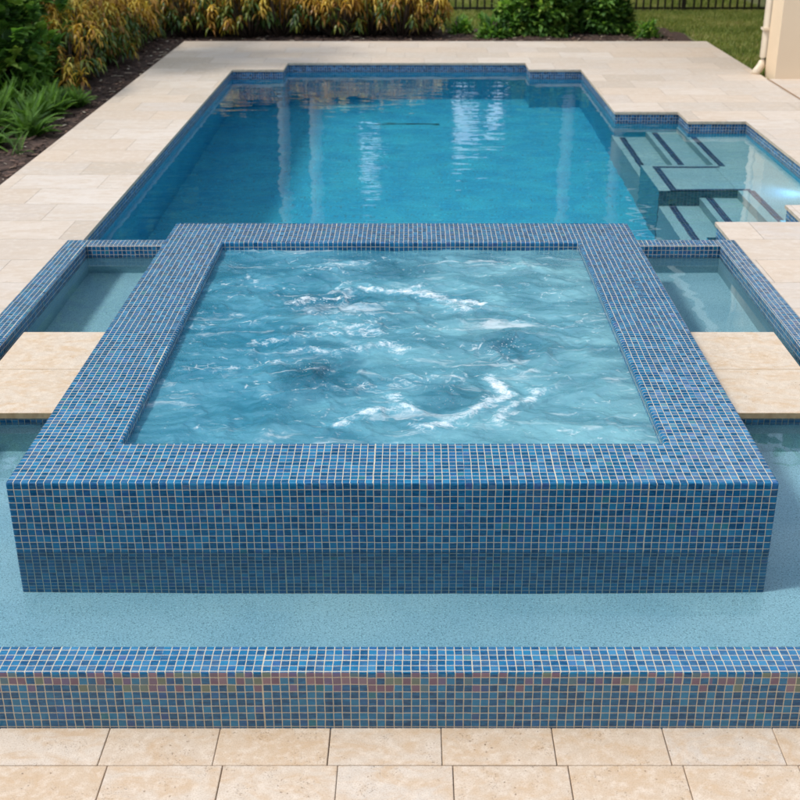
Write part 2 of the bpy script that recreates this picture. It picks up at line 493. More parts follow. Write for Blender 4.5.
# ================================================================== SETTING
# ground: one sheet to the horizon with the excavated yard left out
YARD = [(-2.93, DRX, 2.819, DFAR), (DRX, 12.0, 2.819, 12.77)]
NEARP = [(-14, 14, -10, 2.819)]
g = MB(); slab(g, [(-600, 600, -600, 900)], YARD + NEARP, 0.2, 0.2)
b = NB('lawn_soil')
P = b.pos()
n1 = b.noise(P, 6, 5, 0.6); n2 = b.noise(P, 0.4, 3)
c = b.mix(b.smooth(n1, 0.35, 0.7), (0.075, 0.105, 0.028), (0.18, 0.16, 0.07))
c = b.mix(b.smooth(n2, 0.4, 0.65, 0, 0.6), c, (0.09, 0.105, 0.03))
b.pbr(c, 0.9, b.bump(n1, 0.03, 0.7))
M['lawn'] = b.m
tag(g.build('ground', M['lawn']), kind='structure')
# planting bed
b = NB('bark_mulch')
P = b.pos()
n1 = b.noise(b.vmath('MULTIPLY', P, (1, 2, 1)), 28, 5, 0.7); n2 = b.noise(P, 3, 3)
c = b.mix(b.smooth(n1, 0.35, 0.7), (0.028, 0.016, 0.012), (0.13, 0.075, 0.055))
c = b.mix(b.smooth(n2, 0.45, 0.7, 0, 0.5), c, (0.07, 0.04, 0.03))
b.pbr(c, 0.9, b.bump(n1, 0.02, 1.0))
M['mulch'] = b.m
def bed_grid():
    mb = MB()
    def h(x, y): return 0.215 + 0.02 * noise.noise(Vector((x * 2.2, y * 2.2, 0))) + 0.008 * noise.noise(Vector((x * 11, y * 11, 0)))
    for (x0, x1, y0, y1) in ((-6.5, -2.955, 3.0, 18.3), (-2.955, 3.62, DFAR + 0.02, 17.3)):
        st = 0.1
        nx, ny = int((x1 - x0) / st), int((y1 - y0) / st)
        base = len(mb.v)
        for j in range(ny + 1):
            for i in range(nx + 1):
                x, y = x0 + (x1 - x0) * i / nx, y0 + (y1 - y0) * j / ny
                mb.v.append((x, y, h(x, y)))
        for j in range(ny):
            for i in range(nx):
                a = base + j * (nx + 1) + i
                mb.f.append((a, a + 1, a + nx + 2, a + nx + 1)); mb.m.append(0); mb.h.append(0)
    return mb
tag(bed_grid().build('planting_bed', M['mulch'], smooth=True), kind='structure')

# near paving: first course is a cut strip, then full squares
def course(y0, y1, x_first, w, mat_i, mb, gap=0.0013):
    x = x_first
    while x < 6:
        jx = random.uniform(-0.0006, 0.0006)
        dz = random.uniform(-0.0008, 0.0008)
        mb.box(x + gap + jx, x + w - gap + jx, y0 + gap, y1 - gap, -0.03, NEAR + dz, mat_i)
        x += w
np_ = MB()
course(2.657, 2.8185, -0.905 - 0.3275 * 16, 0.3275, 0, np_)
y = 2.657; k = 0
while y > -6:
    course(y - 0.3275, y, -0.875 - 0.3275 * 16 + (0.163 if k % 2 else 0), 0.3275, 0, np_)
    y -= 0.3275; k += 1
def single_stone(name, base, deep=1.0):
    b = NB(name)
    P = b.pos()
    gi = b.n('ShaderNodeNewGeometry')
    rnd = gi.outputs['Random Per Island']
    wn = b.n('ShaderNodeTexWhiteNoise', noise_dimensions='1D'); b.put(wn.inputs['W'], b.math('MULTIPLY', rnd, 977.0))
    tint = b.ramp(rnd, [(0, tuple(k * q for k, q in zip(base, (0.95, 0.85, 0.73)))), (0.35, base), (0.6, tuple(k * q for k, q in zip(base, (0.99, 0.90, 0.79)))), (0.8, tuple(min(1, k * 1.05) for k in base)), (1, tuple(k * q for k, q in zip(base, (0.97, 0.98, 1.0))))])
    vec = b.vmath('ADD', P, b.vmath('SCALE', wn.outputs['Color'], scale=9.0))
    vein = b.noise(b.vmath('MULTIPLY', vec, (1.0, 1.7, 1.0)), 7.0, 6, 0.62, 1.2)
    tint = b.mix(b.smooth(vein, 0.38, 0.66, 0, 0.8 * deep), tint, tuple(k * q for k, q in zip(base, (0.92, 0.76, 0.58))))
    cl = b.noise(vec, 34.0, 5, 0.65)
    tint = b.mix(b.smooth(cl, 0.42, 0.70, 0, 0.6), tint, tuple(min(0.9, k * 1.20) for k in base))
    sp = b.noise(P, 260, 2, 0.6)
    tint = b.mix(b.smooth(sp, 0.48, 0.66, 0, 0.6), tint, tuple(k * q for k, q in zip(base, (0.72, 0.6, 0.47))))
    vo = b.n('ShaderNodeTexVoronoi'); b.put(vo.inputs['Vector'], b.vmath('ADD', b.vmath('MULTIPLY', P, (1.0, 1.7, 1.0)), b.vmath('SCALE', b.noise(P, 30, 2, col=True), scale=0.02))); vo.inputs['Scale'].default_value = 120
    pm = b.math('MULTIPLY', b.smooth(vo.outputs['Distance'], 0.27, 0.12), b.smooth(b.noise(vec, 13, 4, 0.65), 0.52, 0.62))
    vo2 = b.n('ShaderNodeTexVoronoi'); b.put(vo2.inputs['Vector'], b.vmath('ADD', P, b.vmath('SCALE', b.noise(P, 50, 3, col=True), scale=0.016))); vo2.inputs['Scale'].default_value = 42
    pm2 = b.math('MULTIPLY', b.smooth(vo2.outputs['Distance'], 0.15, 0.06), b.smooth(b.noise(vec, 6, 2), 0.53, 0.6))
    pm = b.math('MAXIMUM', pm, pm2)
    tint = b.mix(b.math('MULTIPLY', pm, 0.75), tint, tuple(k * q for k, q in zip(base, (0.40, 0.29, 0.2))))
    hgt = b.math('SUBTRACT', b.math('MULTIPLY', cl, 0.25), b.math('MULTIPLY', pm, 0.9))
    b.pbr(tint, 0.6, b.bump(hgt, 0.0022, 0.8), IOR=1.4)
    return b.m
M['near_stone'] = single_stone('near_travertine', TRAV)
M['slab'] = single_stone('slab_travertine', (0.64, 0.555, 0.45))
o = tag(np_.build('near_pavement', M['near_stone']), kind='structure')
bv = o.modifiers.new('bevel', 'BEVEL'); bv.width = 0.0022; bv.segments = 2
jb = MB(); slab(jb, NEARP, [], -0.012, -0.012)
M['joint'] = simple('paving_joint_sand', (0.26, 0.20, 0.14), (0.10, 0.07, 0.045), 60, 0.95, 0.003)
tag(jb.build('pavement_joint', M['joint']), kind='structure')

# travertine deck round pool and basin (top sheet 25 mm thick with sawn edges)
dk = MB()
BAS = [(OX0, OX1, OY0, OY1)]
slab(dk, [(DL, DRX, 2.819, DFAR), (DRX, 12.0, 2.819, 12.77)], POOL + BAS, ZD - 0.022, ZD, 0, 1)
o = tag(dk.build('pool_deck', [M['deck'], M['coping_edge']]), kind='structure')
# footing under the outer deck edge
ft = MB(); slab(ft, [(DL + 0.012, DRX - 0.012, 2.831, DFAR - 0.012)], [(OX0 - 0.02, OX1 + 0.02, 2.0, 3.2), (-2.4, 3.3, 3.0, 15.0)], -0.3, ZD - 0.0225)
M['concrete'] = simple('footing_concrete', (0.16, 0.13, 0.11), None, 30, 0.9, 0.003)
tag(ft.build('deck_footing', M['concrete']), kind='structure')

# ================================================================== SWIMMING POOL
pool = thing('swimming_pool', 'long blue tiled swimming pool with stepped corner alcoves behind the raised spa', 'pool', (0, 6.944, 0))
PO = (0, 6.944, 0)
def loc_shift(o, base):
    me = o.data
    me.transform(Matrix.Translation(-Vector(base)))
    return o
def part(mb, name, mat, parent, smooth=False):
    o = mb.build(name, mat, parent, smooth)
    loc_shift(o, parent.location)
    return o
PG = grow(POOL, 0.012)
w = MB(); pit(w, PG, 0.07, ZD - 0.0225)
part(w, 'waterline_tile', M['tile_pool'], pool)
w = MB(); pit(w, grow(POOL, 0.0135), -1.55, 0.07)
part(w, 'wall', M['deep_finish'], pool)
fl = MB()
# sloping floor: 1.25 m at the spa end to 1.55 m at the far end
for (x0, x1, y0, y1) in ((-2.1, 2.0, 6.9, 13.95),):
    fl.quad((x0, y0, -1.15), (x1, y0, -1.15), (x1, y1, -1.45), (x0, y1, -1.45))
part(fl, 'pool_floor', M['deep_finish'], pool)
# entry steps and tanning shelf in the right-hand alcove
def steptag(o): return o
st = MB(); st.box(2.40, 2.99, 7.2, 11.05, -1.5, -0.05)
part(st, 'shelf', M['pool_finish'], pool)
pf = MB(); pf.box(1.815, 2.398, 8.70, 9.50, -1.5, -0.052, 1)
pf.m[-5] = 0
part(pf, 'platform', [M['pool_finish'], M['tile_deep']], pool)
for (x0, x1, z) in ((2.12, 2.398, -0.25), (1.82, 2.118, -0.45)):
    for (y0, y1) in ((9.502, 11.05), (7.2, 8.698)):
        s_ = MB(); s_.box(x0, x1, y0, y1, -1.5, z)
        part(s_, 'step', M['pool_finish'], pool)
def trim(x0, x1, y0, y1, z):
    t = MB(); t.box(x0, x1, y0, y1, z - 0.02, z + 0.004)
    part(t, 'nosing_trim', M['trim'], pool)
TW = 0.052
trim(2.435, 2.435 + TW, 9.46, 10.55, -0.05)
trim(1.90, 2.434, 9.46 - TW, 9.46, -0.05)
trim(1.90, 1.90 + TW, 8.742 + 0.001, 9.46 - TW - 0.001, -0.05)
trim(1.90, 2.50, 8.742 - TW + 0.01, 8.742, -0.05)
trim(2.47, 2.47 + TW, 7.4, 8.742 - TW + 0.008, -0.05)
trim(2.165, 2.165 + TW, 9.505, 10.95, -0.25)
trim(1.875, 1.875 + TW, 9.505, 10.95, -0.45)
trim(2.165, 2.165 + TW, 7.5, 8.695, -0.25)
trim(1.895, 1.895 + TW, 7.0, 8.695, -0.45)
# water
PWR = [(-2.03, 1.85, 6.90, 13.42), (-1.47, 1.28, 13.42, 13.885), (1.85, 2.425, 7.30, 10.99), (2.425, 2.94, 7.70, 10.56)]
pw = MB(); slab(pw, PWR, [], -1.6, ZP, 0, 0, 0, tops=False)
nflat = len(pw.f)
for r_ in PWR:
    gv, gf = wave_grid(*r_, ZP, 0.017, [(0.0013, 1.3, 2.4), (0.0010, 3.5, 8.0), (0.00055, 6.0, 18.0)])
    n = len(pw.v); pw.v += gv; pw.f += [tuple(n + k for k in q) for q in gf]; pw.m += [0] * len(gf); pw.h += [0] * len(gf)
wo_ = pw.build('pool_water', M['pool_water']); tag(wo_, kind='structure'); wo_.cycles.is_caustics_caster = True
wo_.data.polygons.foreach_set('use_smooth', [k >= nflat for k in range(len(pw.f))])

# linear drain on the floor
dr = thing('floor_drain', 'thin dark slotted drain lying across the far floor of the pool', 'drain', (-0.40, 12.55, -1.385))
M['dark_plastic'] = simple('drain_plastic', (0.02, 0.022, 0.025), None, 40, 0.5)

# pool light in the alcove wall
pl = thing('pool_light', 'small round lit pool light glowing blue white on the alcove wall at right', 'pool light', (2.90, 8.62, 0.06))
M['steel'] = simple('brushed_steel', (0.55, 0.56, 0.58), None, 60, 0.3, Metallic=1.0)
b = NB('pool_light_lens'); em = b.n('ShaderNodeEmission'); em.inputs[0].default_value = (0.45, 0.68, 1.0, 1); em.inputs[1].default_value = 18
b.t.links.new(em.outputs[0], b.out.inputs[0]); M['lens'] = b.m
def disc(mb, r0, r1, x0, x1, seg=20):
    for k in range(seg):
        a, c = 2 * math.pi * k / seg, 2 * math.pi * (k + 1) / seg
        P_ = lambda r, t, x: (x, r * math.cos(t), r * math.sin(t))
        mb.quad(P_(r0, a, x0), P_(r0, c, x0), P_(r1, c, x0), P_(r1, a, x0))
        mb.quad(P_(r1, a, x0), P_(r1, c, x0), P_(r1, c, x1), P_(r1, a, x1))
d_ = MB(); disc(d_, 0.035, 0.05, -0.012, 0.03); d_.build('bezel', M['steel'], pl)
d_ = MB(); disc(d_, 0.0005, 0.0345, -0.009, 0.02); d_.build('lens', M['lens'], pl)
ld = bpy.data.lights.new('lamp', 'SPOT'); ld.energy = 3.5; ld.color = (0.18, 0.45, 1.0); ld.shadow_soft_size = 0.03; ld.spot_size = R(150); ld.spot_blend = 0.8
lo = bpy.data.objects.new('lamp', ld); COL.objects.link(lo); lo.parent = pl; lo.location = (-0.03, 0, 0); lo.rotation_euler = (0, R(90), 0)

# ================================================================== OVERFLOW BASIN
basin = thing('overflow_basin', 'shallow tiled moat of calm water wrapped round the raised spa', 'water basin', (0, 2.819, 0))
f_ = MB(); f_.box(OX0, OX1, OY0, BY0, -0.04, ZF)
fw = part(f_, 'overflow_wall', M['tile_sheen'], basin); bevel(fw, 0.006, 2)
f_ = MB(); f_.box(OX0, BX0, BY0 + 0.001, OY1, 0.155, ZD + 0.002)
bevel(part(f_, 'rim', M['tile'], basin), 0.006)
f_ = MB(); f_.box(BX1, OX1, BY0 + 0.001, OY1, 0.155, ZD + 0.002)
bevel(part(f_, 'rim', M['tile'], basin), 0.006)
for (x0, x1, y0, y1) in ((OX0, BX0 - 0.0015, BY0 + 0.001, OY1), (BX1 + 0.0015, OX1, BY0 + 0.001, OY1), (BX0 - 0.0015, BX1 + 0.0015, BY1 + 0.0015, OY1 - 0.013)):
    f_ = MB(); f_.box(x0, x1, y0, y1, -0.2, 0.1545)
    part(f_, 'basin_wall', M['finish'], basin)
f_ = MB(); f_.box(BX0 + 0.001, BX1 - 0.001, BY1, OY1, 0.155, ZD + 0.002)
bevel(part(f_, 'rim', M['tile'], basin), 0.006)
f_ = MB(); slab(f_, [(BX0 - 0.01, BX1 + 0.01, BY0 - 0.01, BY1 + 0.01)], [(IX0, IX1, IY0, IY1)], -0.125, -0.125)
part(f_, 'basin_floor', M['finish'], basin)
bw = MB()
WX0, WX1, WY0, WY1 = BX0 - 0.02, BX1 + 0.02, BY0 - 0.02, BY1 + 0.02
for r_ in ((WX0, WX1, WY0, IY0 - 0.1), (WX0, IX0 - 0.1, IY0 - 0.1, WY1), (IX1 + 0.1, WX1, IY0 - 0.1, WY1), (IX0 - 0.1, IX1 + 0.1, IY1 + 0.1, WY1)):
    gv, gf = wave_grid(*r_, ZB, 0.02, [(0.0012, 1.5, 2.0), (0.0005, 5.0, 7.0), (0.00016, 12.0, 16.0)], 4.0)
    n = len(bw.v); bw.v += gv; bw.f += [tuple(n + k for k in q) for q in gf]; bw.m += [0] * len(gf); bw.h += [0] * len(gf)
bwo = tag(bw.build('basin_water', M['basin_water'], smooth=True), kind='structure'); bwo.cycles.is_caustics_caster = True

# stepping slabs: two stones on a tiled plinth on each side
PADS = {'left': (-1.914, SX0 - 0.002), 'right': (SX1 + 0.002, 1.756)}
for side, (x0, x1) in PADS.items():
    t = thing('slab_plinth', 'low mosaic plinth in the moat carrying the %s pair of travertine slabs' % side, 'plinth', ((x0 + x1) / 2, 4.97, -0.125), group='slab plinths in the moat')
    f_ = MB(); f_.box(x0 + 0.015, x1, 4.52, 5.43, 0.165, 0.2165)
    part(f_, 'tile_band', M['tile'], t)
    f_ = MB(); f_.box(x0 + 0.017, x1, 4.522, 5.428, -0.125, 0.1645)
    part(f_, 'plinth_block', M['finish'], t)
    for nm, y0, y1 in (('nearer', 4.504, 4.972), ('farther', 4.9745, 5.442)):
        f_ = MB(); f_.box(x0, x1, y0, y1, 0.2175, 0.246)
        o = f_.build('stepping_slab', M['slab'])
        for p_ in o.data.polygons:
            if abs(p_.normal.z) < 0.5: p_.material_index = 1
        o.data.materials.append(M['slab_edge'])
        bm_ = o.modifiers.new('bevel', 'BEVEL'); bm_.width = 0.003; bm_.segments = 2
        tag(o, '%s of the two cream travertine slabs bridging the moat %s of the spa' % (nm, side), 'stone slab', 'travertine slabs bridging the moat')

# ================================================================== SPA
spa = thing('spa', 'raised square spa clad in iridescent blue mosaic with churning water', 'spa', (0, SY0, -0.125))
f_ = MB()
slab(f_, [(SX0, SX1, SY0, SY1)], [(IX0, IX1, IY0, IY1)], -0.125, ZT)
for o_f in range(len(f_.f)): pass
# outer shell: the hole sides made by slab() run down to the same level
sh = part(f_, 'mosaic_shell', M['tile'], spa); bevel(sh, 0.007, 2)
f_ = MB(); pit(f_, [(IX0 - 0.001, IX1 + 0.001, IY0 - 0.001, IY1 + 0.001)], -0.6, -0.12, 0, 0)
part(f_, 'tub', M['spa_finish'], spa)
f_ = MB(); slab(f_, [(IX0, IX1, IY0, IY1)], [(IX0 + 0.42, IX1 - 0.42, IY0 + 0.42, IY1 - 0.42)], -0.59, 0.0)
part(f_, 'bench', M['spa_finish'], spa)

def px_spa(px, py, z=0.425):
    P_ = R(PITCH); y = (py - 400) / 1190.0; x = (px - 415) / 1190.0
    d = (x, math.cos(P_) - y * math.sin(P_), -math.sin(P_) - y * math.cos(P_))
    t = (z - H) / d[2]
    return d[0] * t, d[1] * t
# crests of foam as seen on the water (polylines in plan, width, strength)
FO = [([(365, 287), (400, 291), (435, 297), (480, 304)], .045, 1.0), ([(418, 288), (440, 300), (462, 306)], .05, .8),
      ([(292, 300), (315, 297), (345, 300), (352, 290)], .05, .75), ([(300, 306), (330, 318), (362, 306)], .05, .5),
      ([(425, 428), (445, 412), (480, 402), (505, 392), (492, 378)], .045, .95), ([(498, 422), (508, 408), (528, 400), (542, 386)], .045, .9),
      ([(336, 424), (360, 418), (385, 408), (404, 410)], .05, .9), ([(385, 396), (392, 408)], .06, .8),
      ([(255, 342), (290, 338), (325, 332), (375, 330)], .05, .6), ([(310, 350), (345, 348), (385, 345), (400, 352)], .05, .75),
      ([(185, 370), (215, 366), (260, 364), (300, 362)], .05, .45), ([(270, 396), (310, 388), (345, 386), (400, 382)], .04, .6),
      ([(215, 285), (245, 280), (285, 286)], .045, .4), ([(400, 330), (425, 322), (445, 326)], .05, .5),
      ([(468, 345), (500, 350), (512, 365)], .05, .5), ([(300, 270), (335, 268), (372, 258)], .05, .5),
      ([(410, 380), (440, 372), (465, 382)], .05, .55), ([(520, 322), (560, 326), (590, 322)], .04, .35), ([(185, 325), (230, 322), (262, 324)], .04, .35),
      ([(560, 438), (600, 436), (640, 430)], .04, .4), ([(375, 318), (350, 330), (330, 326)], .05, .6), ([(320, 290), (345, 282)], .05, .6), ([(430, 262), (470, 262), (540, 268)], .05, .3), ([(540, 290), (575, 285)], .05, .3)]
FOW = [([px_spa(*q) for q in pts], w_, s_) for pts, w_, s_ in FO]
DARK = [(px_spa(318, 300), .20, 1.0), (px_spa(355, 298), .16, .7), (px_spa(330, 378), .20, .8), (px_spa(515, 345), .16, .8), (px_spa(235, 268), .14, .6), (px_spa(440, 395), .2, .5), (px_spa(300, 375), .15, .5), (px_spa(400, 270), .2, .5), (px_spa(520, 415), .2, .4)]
def seg_d(px, py, a, b):
    ax, ay = a; bx, by = b
    dx, dy = bx - ax, by - ay
    L = dx * dx + dy * dy
    t = max(0, min(1, ((px - ax) * dx + (py - ay) * dy) / L)) if L else 0
    return math.hypot(px - ax - t * dx, py - ay - t * dy)
def spa_surface():
    nx, ny = 270, 340
    x0, x1, y0, y1 = IX0 - 0.006, IX1 + 0.006, IY0 - 0.006, IY1 + 0.006
    V, Fc, foam, drk = [], [], [], []
    N = noise.noise
    boxes = []
    for pts, w_, s_ in FOW:
        xs = [p[0] for p in pts]; ys = [p[1] for p in pts]
        boxes.append((min(xs) - 0.25, max(xs) + 0.25, min(ys) - 0.3, max(ys) + 0.3, pts, w_, s_))
    for j in range(ny + 1):
        y = y0 + (y1 - y0) * j / ny
        for i in range(nx + 1):
            x = x0 + (x1 - x0) * i / nx
            q = Vector((x, y, 0))
            wx = x + 0.09 * N(Vector((x * 3.2, y * 3.2, 3))); wy = y + 0.09 * N(Vector((x * 3.2, y * 3.2, 9)))
            wx += 0.03 * N(Vector((x * 12, y * 12, 5))); wy += 0.03 * N(Vector((x * 12, y * 12, 6)))
            f = 0.0
            for bx0, bx1, by0, by1, pts, w_, s_ in boxes:
                if bx0 < wx < bx1 and by0 < wy < by1:
                    d = min(seg_d(wx, wy, pts[k], pts[k + 1]) for k in range(len(pts) - 1))
                    f = max(f, s_ * math.exp(-(d / w_) ** 2))
            dk_ = 0.0
            for (cx_, cy_), r_, s_ in DARK:
                dk_ = max(dk_, s_ * math.exp(-(((wx - cx_) / r_) ** 2 + ((wy - cy_) / (r_ * 1.1)) ** 2)))
            edge = min(1, min(x - x0, x1 - x, y - y0, y1 - y) / 0.18)
            amp = 0.35 + 0.65 * edge + 0.6 * dk_
            z = 0.015 * N(Vector((wx * 3.1, wy * 4.4, 1))) + 0.009 * N(Vector((wx * 8, wy * 10, 2)))
            rid = 1 - abs(N(Vector((wx * 5.5, wy * 7.5, 4)))) * 2
            z += 0.010 * rid * rid
            z += 0.0050 * N(Vector((wx * 24, wy * 28, 7))) + 0.0012 * N(Vector((x * 60, y * 66, 8))) + (0.010 * dk_) * N(Vector((wx * 17, wy * 20, 11)))
            z = z * amp * 0.85 + 0.012 * f * (0.6 + 0.6 * N(Vector((x * 30, y * 30, 2))))
            V.append((x, y, 0.417 + z))
            foam.append(f); drk.append(dk_)
    for j in range(ny):
        for i in range(nx):
            a = j * (nx + 1) + i
            Fc.append((a, a + 1, a + nx + 2, a + nx + 1))
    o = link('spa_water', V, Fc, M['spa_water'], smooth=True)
    for nm, dat in (('foam', foam), ('boil', drk)):
        at = o.data.attributes.new(nm, 'FLOAT', 'POINT'); at.data.foreach_set('value', dat)
    return o
b = NB('churning_water')
P = b.pos()
fo = b.n('ShaderNodeAttribute', attribute_name='foam').outputs['Fac']
bo = b.n('ShaderNodeAttribute', attribute_name='boil').outputs['Fac']
fine = b.noise(P, 70, 5, 0.65, 0.6); mid = b.noise(b.vmath('MULTIPLY', P, (1, 1.3, 1)), 13, 5, 0.62, 1.2); big = b.noise(b.vmath('MULTIPLY', P, (1, 1.6, 1)), 2.6, 4, 0.55, 0.8)
# white foam: thick on the crests, lacy elsewhere
lace_v = b.n('ShaderNodeTexVoronoi', feature='DISTANCE_TO_EDGE'); b.put(lace_v.inputs['Vector'], b.vmath('ADD', P, b.vmath('SCALE', b.noise(P, 9, 3, col=True), scale=0.12))); lace_v.inputs['Scale'].default_value = 17
lace = b.smooth(lace_v.outputs['Distance'], 0.10, 0.0)
s1 = b.math('ADD', b.math('MULTIPLY', fo, 1.1), b.math('MULTIPLY_ADD', mid, 2.6, -1.75))
s1 = b.math('ADD', s1, b.math('MULTIPLY_ADD', fine, 1.4, -0.7))
foam = b.smooth(s1, 0.05, 1.15, 0, 0.95)
stk = b.noise(b.vmath('ADD', b.vmath('MULTIPLY', P, (1.0, 3.4, 1.0)), b.vmath('SCALE', b.noise(P, 4, 3, col=True), scale=0.5)), 2.6, 6, 0.68, 0.9)
foam = b.math('MAXIMUM', foam, b.smooth(stk, 0.55, 0.74, 0, 0.5))
s2 = b.math('MULTIPLY', lace, b.smooth(b.math('ADD', mid, b.math('MULTIPLY', fo, 0.25)), 0.55, 0.75, 0, 0.55))
spk = b.n('ShaderNodeTexVoronoi'); b.put(spk.inputs['Vector'], b.vmath('MULTIPLY', P, (1, 1.0, 0.0))); spk.inputs['Scale'].default_value = 75
dots = b.math('MULTIPLY', b.smooth(spk.outputs['Distance'], 0.25, 0.12), b.smooth(b.math('ADD', b.math('MULTIPLY', bo, 0.45), b.noise(P, 6, 3)), 0.72, 0.95, 0, 0.6))
foam = b.math('MAXIMUM', b.math('MAXIMUM', foam, s2), dots, clamp=True)
# suspended air makes the water milky
milk = b.math('SUBTRACT', b.smooth(b.math('ADD', big, b.math('MULTIPLY', fo, 0.25)), 0.25, 0.8, 0.45, 0.75), b.math('MULTIPLY', bo, 0.05), clamp=True)
mc = b.mix(b.math('ADD', big, b.smooth(b.xyz(P)[0], -1.0, 0.9, -0.3, 0.2), clamp=True), (0.035, 0.30, 0.46), (0.28, 0.57, 0.62))  # bluer to the left: reflection tone put into the colour
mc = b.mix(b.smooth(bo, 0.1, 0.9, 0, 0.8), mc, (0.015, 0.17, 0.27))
gl = b.n('ShaderNodeBsdfGlass'); gl.inputs['IOR'].default_value = 1.333; gl.inputs['Roughness'].default_value = 0.0; gl.inputs['Color'].default_value = (0.80, 0.96, 1.0, 1)
nb = b.bump(b.math('ADD', b.math('MULTIPLY', b.noise(P, 38, 3, 0.55, 0.5), 0.6), b.math('MULTIPLY', b.noise(P, 110, 2), 0.12)), 0.010, 0.7)
b.put(gl.inputs['Normal'], nb)
mp_ = b.n('ShaderNodeBsdfPrincipled'); b.put(mp_.inputs['Base Color'], mc); mp_.inputs['Roughness'].default_value = 0.06; mp_.inputs['IOR'].default_value = 1.333; b.put(mp_.inputs['Normal'], nb)
ff = b.n('ShaderNodeBsdfPrincipled'); ff.inputs['Base Color'].default_value = (0.80, 0.86, 0.88, 1); ff.inputs['Roughness'].default_value = 0.45; b.put(ff.inputs['Normal'], nb)
m1 = b.n('ShaderNodeMixShader'); b.put(m1.inputs[0], milk); b.t.links.new(gl.outputs[0], m1.inputs[1]); b.t.links.new(mp_.outputs[0], m1.inputs[2])
m2 = b.n('ShaderNodeMixShader'); b.put(m2.inputs[0], foam); b.t.links.new(m1.outputs[0], m2.inputs[1]); b.t.links.new(ff.outputs[0], m2.inputs[2])
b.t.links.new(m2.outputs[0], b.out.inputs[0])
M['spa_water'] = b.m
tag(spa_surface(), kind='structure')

# ---- drain body
def slot_drain():
    mb = MB(); mb.box(-0.02, 0.66, -0.022, 0.022, -0.02, 0.014)
    mb.build('drain_body', M['dark_plastic'], dr)
    mb = MB()
    for k in range(15): mb.box(-0.01 + k * 0.044, 0.022 + k * 0.044, -0.016, 0.016, 0.0145, 0.02)
    mb.build('grate', M['steel_dark'], dr)
M['steel_dark'] = simple('grate_plastic', (0.035, 0.04, 0.045), None, 40, 0.4)
slot_drain()

# ================================================================== HOUSE CORNER
HX, HY = 3.775, 12.77
house = thing('house', 'cream stucco house corner beside the pool deck at right', 'house', (HX, HY, 0.2))
b = NB('stucco'); P = b.pos()
n1 = b.noise(P, 90, 4, 0.6); n2 = b.noise(P, 1.3, 3)
b.pbr(b.mix(b.smooth(n2, 0.3, 0.7), (0.80, 0.64, 0.45), (0.75, 0.59, 0.41)), 0.85, b.bump(n1, 0.003, 0.6))
M['stucco'] = b.m
w_ = MB(); slab(w_, [(0, 7.5, 0, 0.39), (2.6, 7.5, 0.38, 6.5)], [], -0.1, 3.1)
hw = w_.build('wall', M['stucco'], house); bm_ = hw.modifiers.new('bevel', 'BEVEL'); bm_.width = 0.012; bm_.segments = 2
M['roof'] = simple('roof_tile', (0.20, 0.12, 0.08), (0.12, 0.08, 0.06), 8, 0.8, 0.01)
M['bark_wood'] = simple('ceiling_boards', (0.16, 0.10, 0.06), (0.10, 0.06, 0.04), 6, 0.6)
M['white'] = simple('white_paint', (0.75, 0.73, 0.68), (0.68, 0.66, 0.60), 5, 0.5)
M['cream'] = simple('cream_paint', (0.74, 0.64, 0.50), (0.68, 0.58, 0.44), 6, 0.45)
M['glass'] = simple('dark_window_glass', (0.02, 0.03, 0.035), None, 4, 0.05)
r_ = MB()
e = 0.45
a0, a1, b0, b1 = -e + 0.3, 7.5 + e, -e, 6.5 + e
rid = [(3.2, 3.25, 4.9), (4.3, 3.25, 4.9)]
cs = [(a0, b0, 3.12), (a1, b0, 3.12), (a1, b1, 3.12), (a0, b1, 3.12)]
n0 = 0
r_.v += cs + rid
r_.f += [(0, 1, 5, 4), (1, 2, 5), (2, 3, 4, 5), (3, 0, 4), (3, 2, 1, 0)]; r_.m += [0] * 5; r_.h += [0] * 5
r_.build('roof', M['roof'], house)
f_ = MB(); f_.box(a0 - 0.02, a1 + 0.02, b0 - 0.02, b0, 2.98, 3.14); f_.box(a0 - 0.02, a0, b0, b1, 2.98, 3.14)
f_.build('fascia', M['white'], house)
wn_ = MB(); wn_.box(2.2, 4.6, -0.012, 0.02, 0.15, 2.3); wf = wn_.build('glass_door', M['glass'], house)
fr = MB()
for (x0, x1, z0, z1) in ((2.12, 2.2, 0.07, 2.38), (4.6, 4.68, 0.07, 2.38), (3.37, 3.43, 0.15, 2.3), (2.2, 4.6, 2.3, 2.38), (2.2, 4.6, 0.07, 0.15)):
    fr.box(x0, x1, -0.05, -0.004, z0, z1)
fr.build('door_frame', M['white'], wf)
dp = MB()
dx = -0.01
dp.tube([(dx, 0.46, 3.0), (dx, 0.46, 0.22), (dx - 0.005, 0.45, 0.17), (dx - 0.03, 0.42, 0.13), (dx - 0.12, 0.30, 0.07)], [0.045, 0.045, 0.045, 0.045, 0.045], 12)
dn = dp.build('downspout', M['cream'], house, smooth=True)
for zz in (0.5, 1.8):
    s_ = MB(); s_.box(dx - 0.053, dx + 0.053, 0.391, 0.512, zz, zz + 0.025)
    s_.build('strap', M['cream'], dn)
# expansion joint beside the house
jn = MB(); jn.quad((DRX - 0.012, 2.9, ZD + 0.004), (DRX + 0.010, 2.9, ZD + 0.004), (DRX + 0.010, 12.9 - 0.14, ZD + 0.004), (DRX - 0.012, 12.9 - 0.14, ZD + 0.004))
M['seam'] = simple('expansion_joint', (0.33, 0.20, 0.11), None, 30, 0.8)
tag(jn.build('deck_joint', M['seam']), kind='structure')

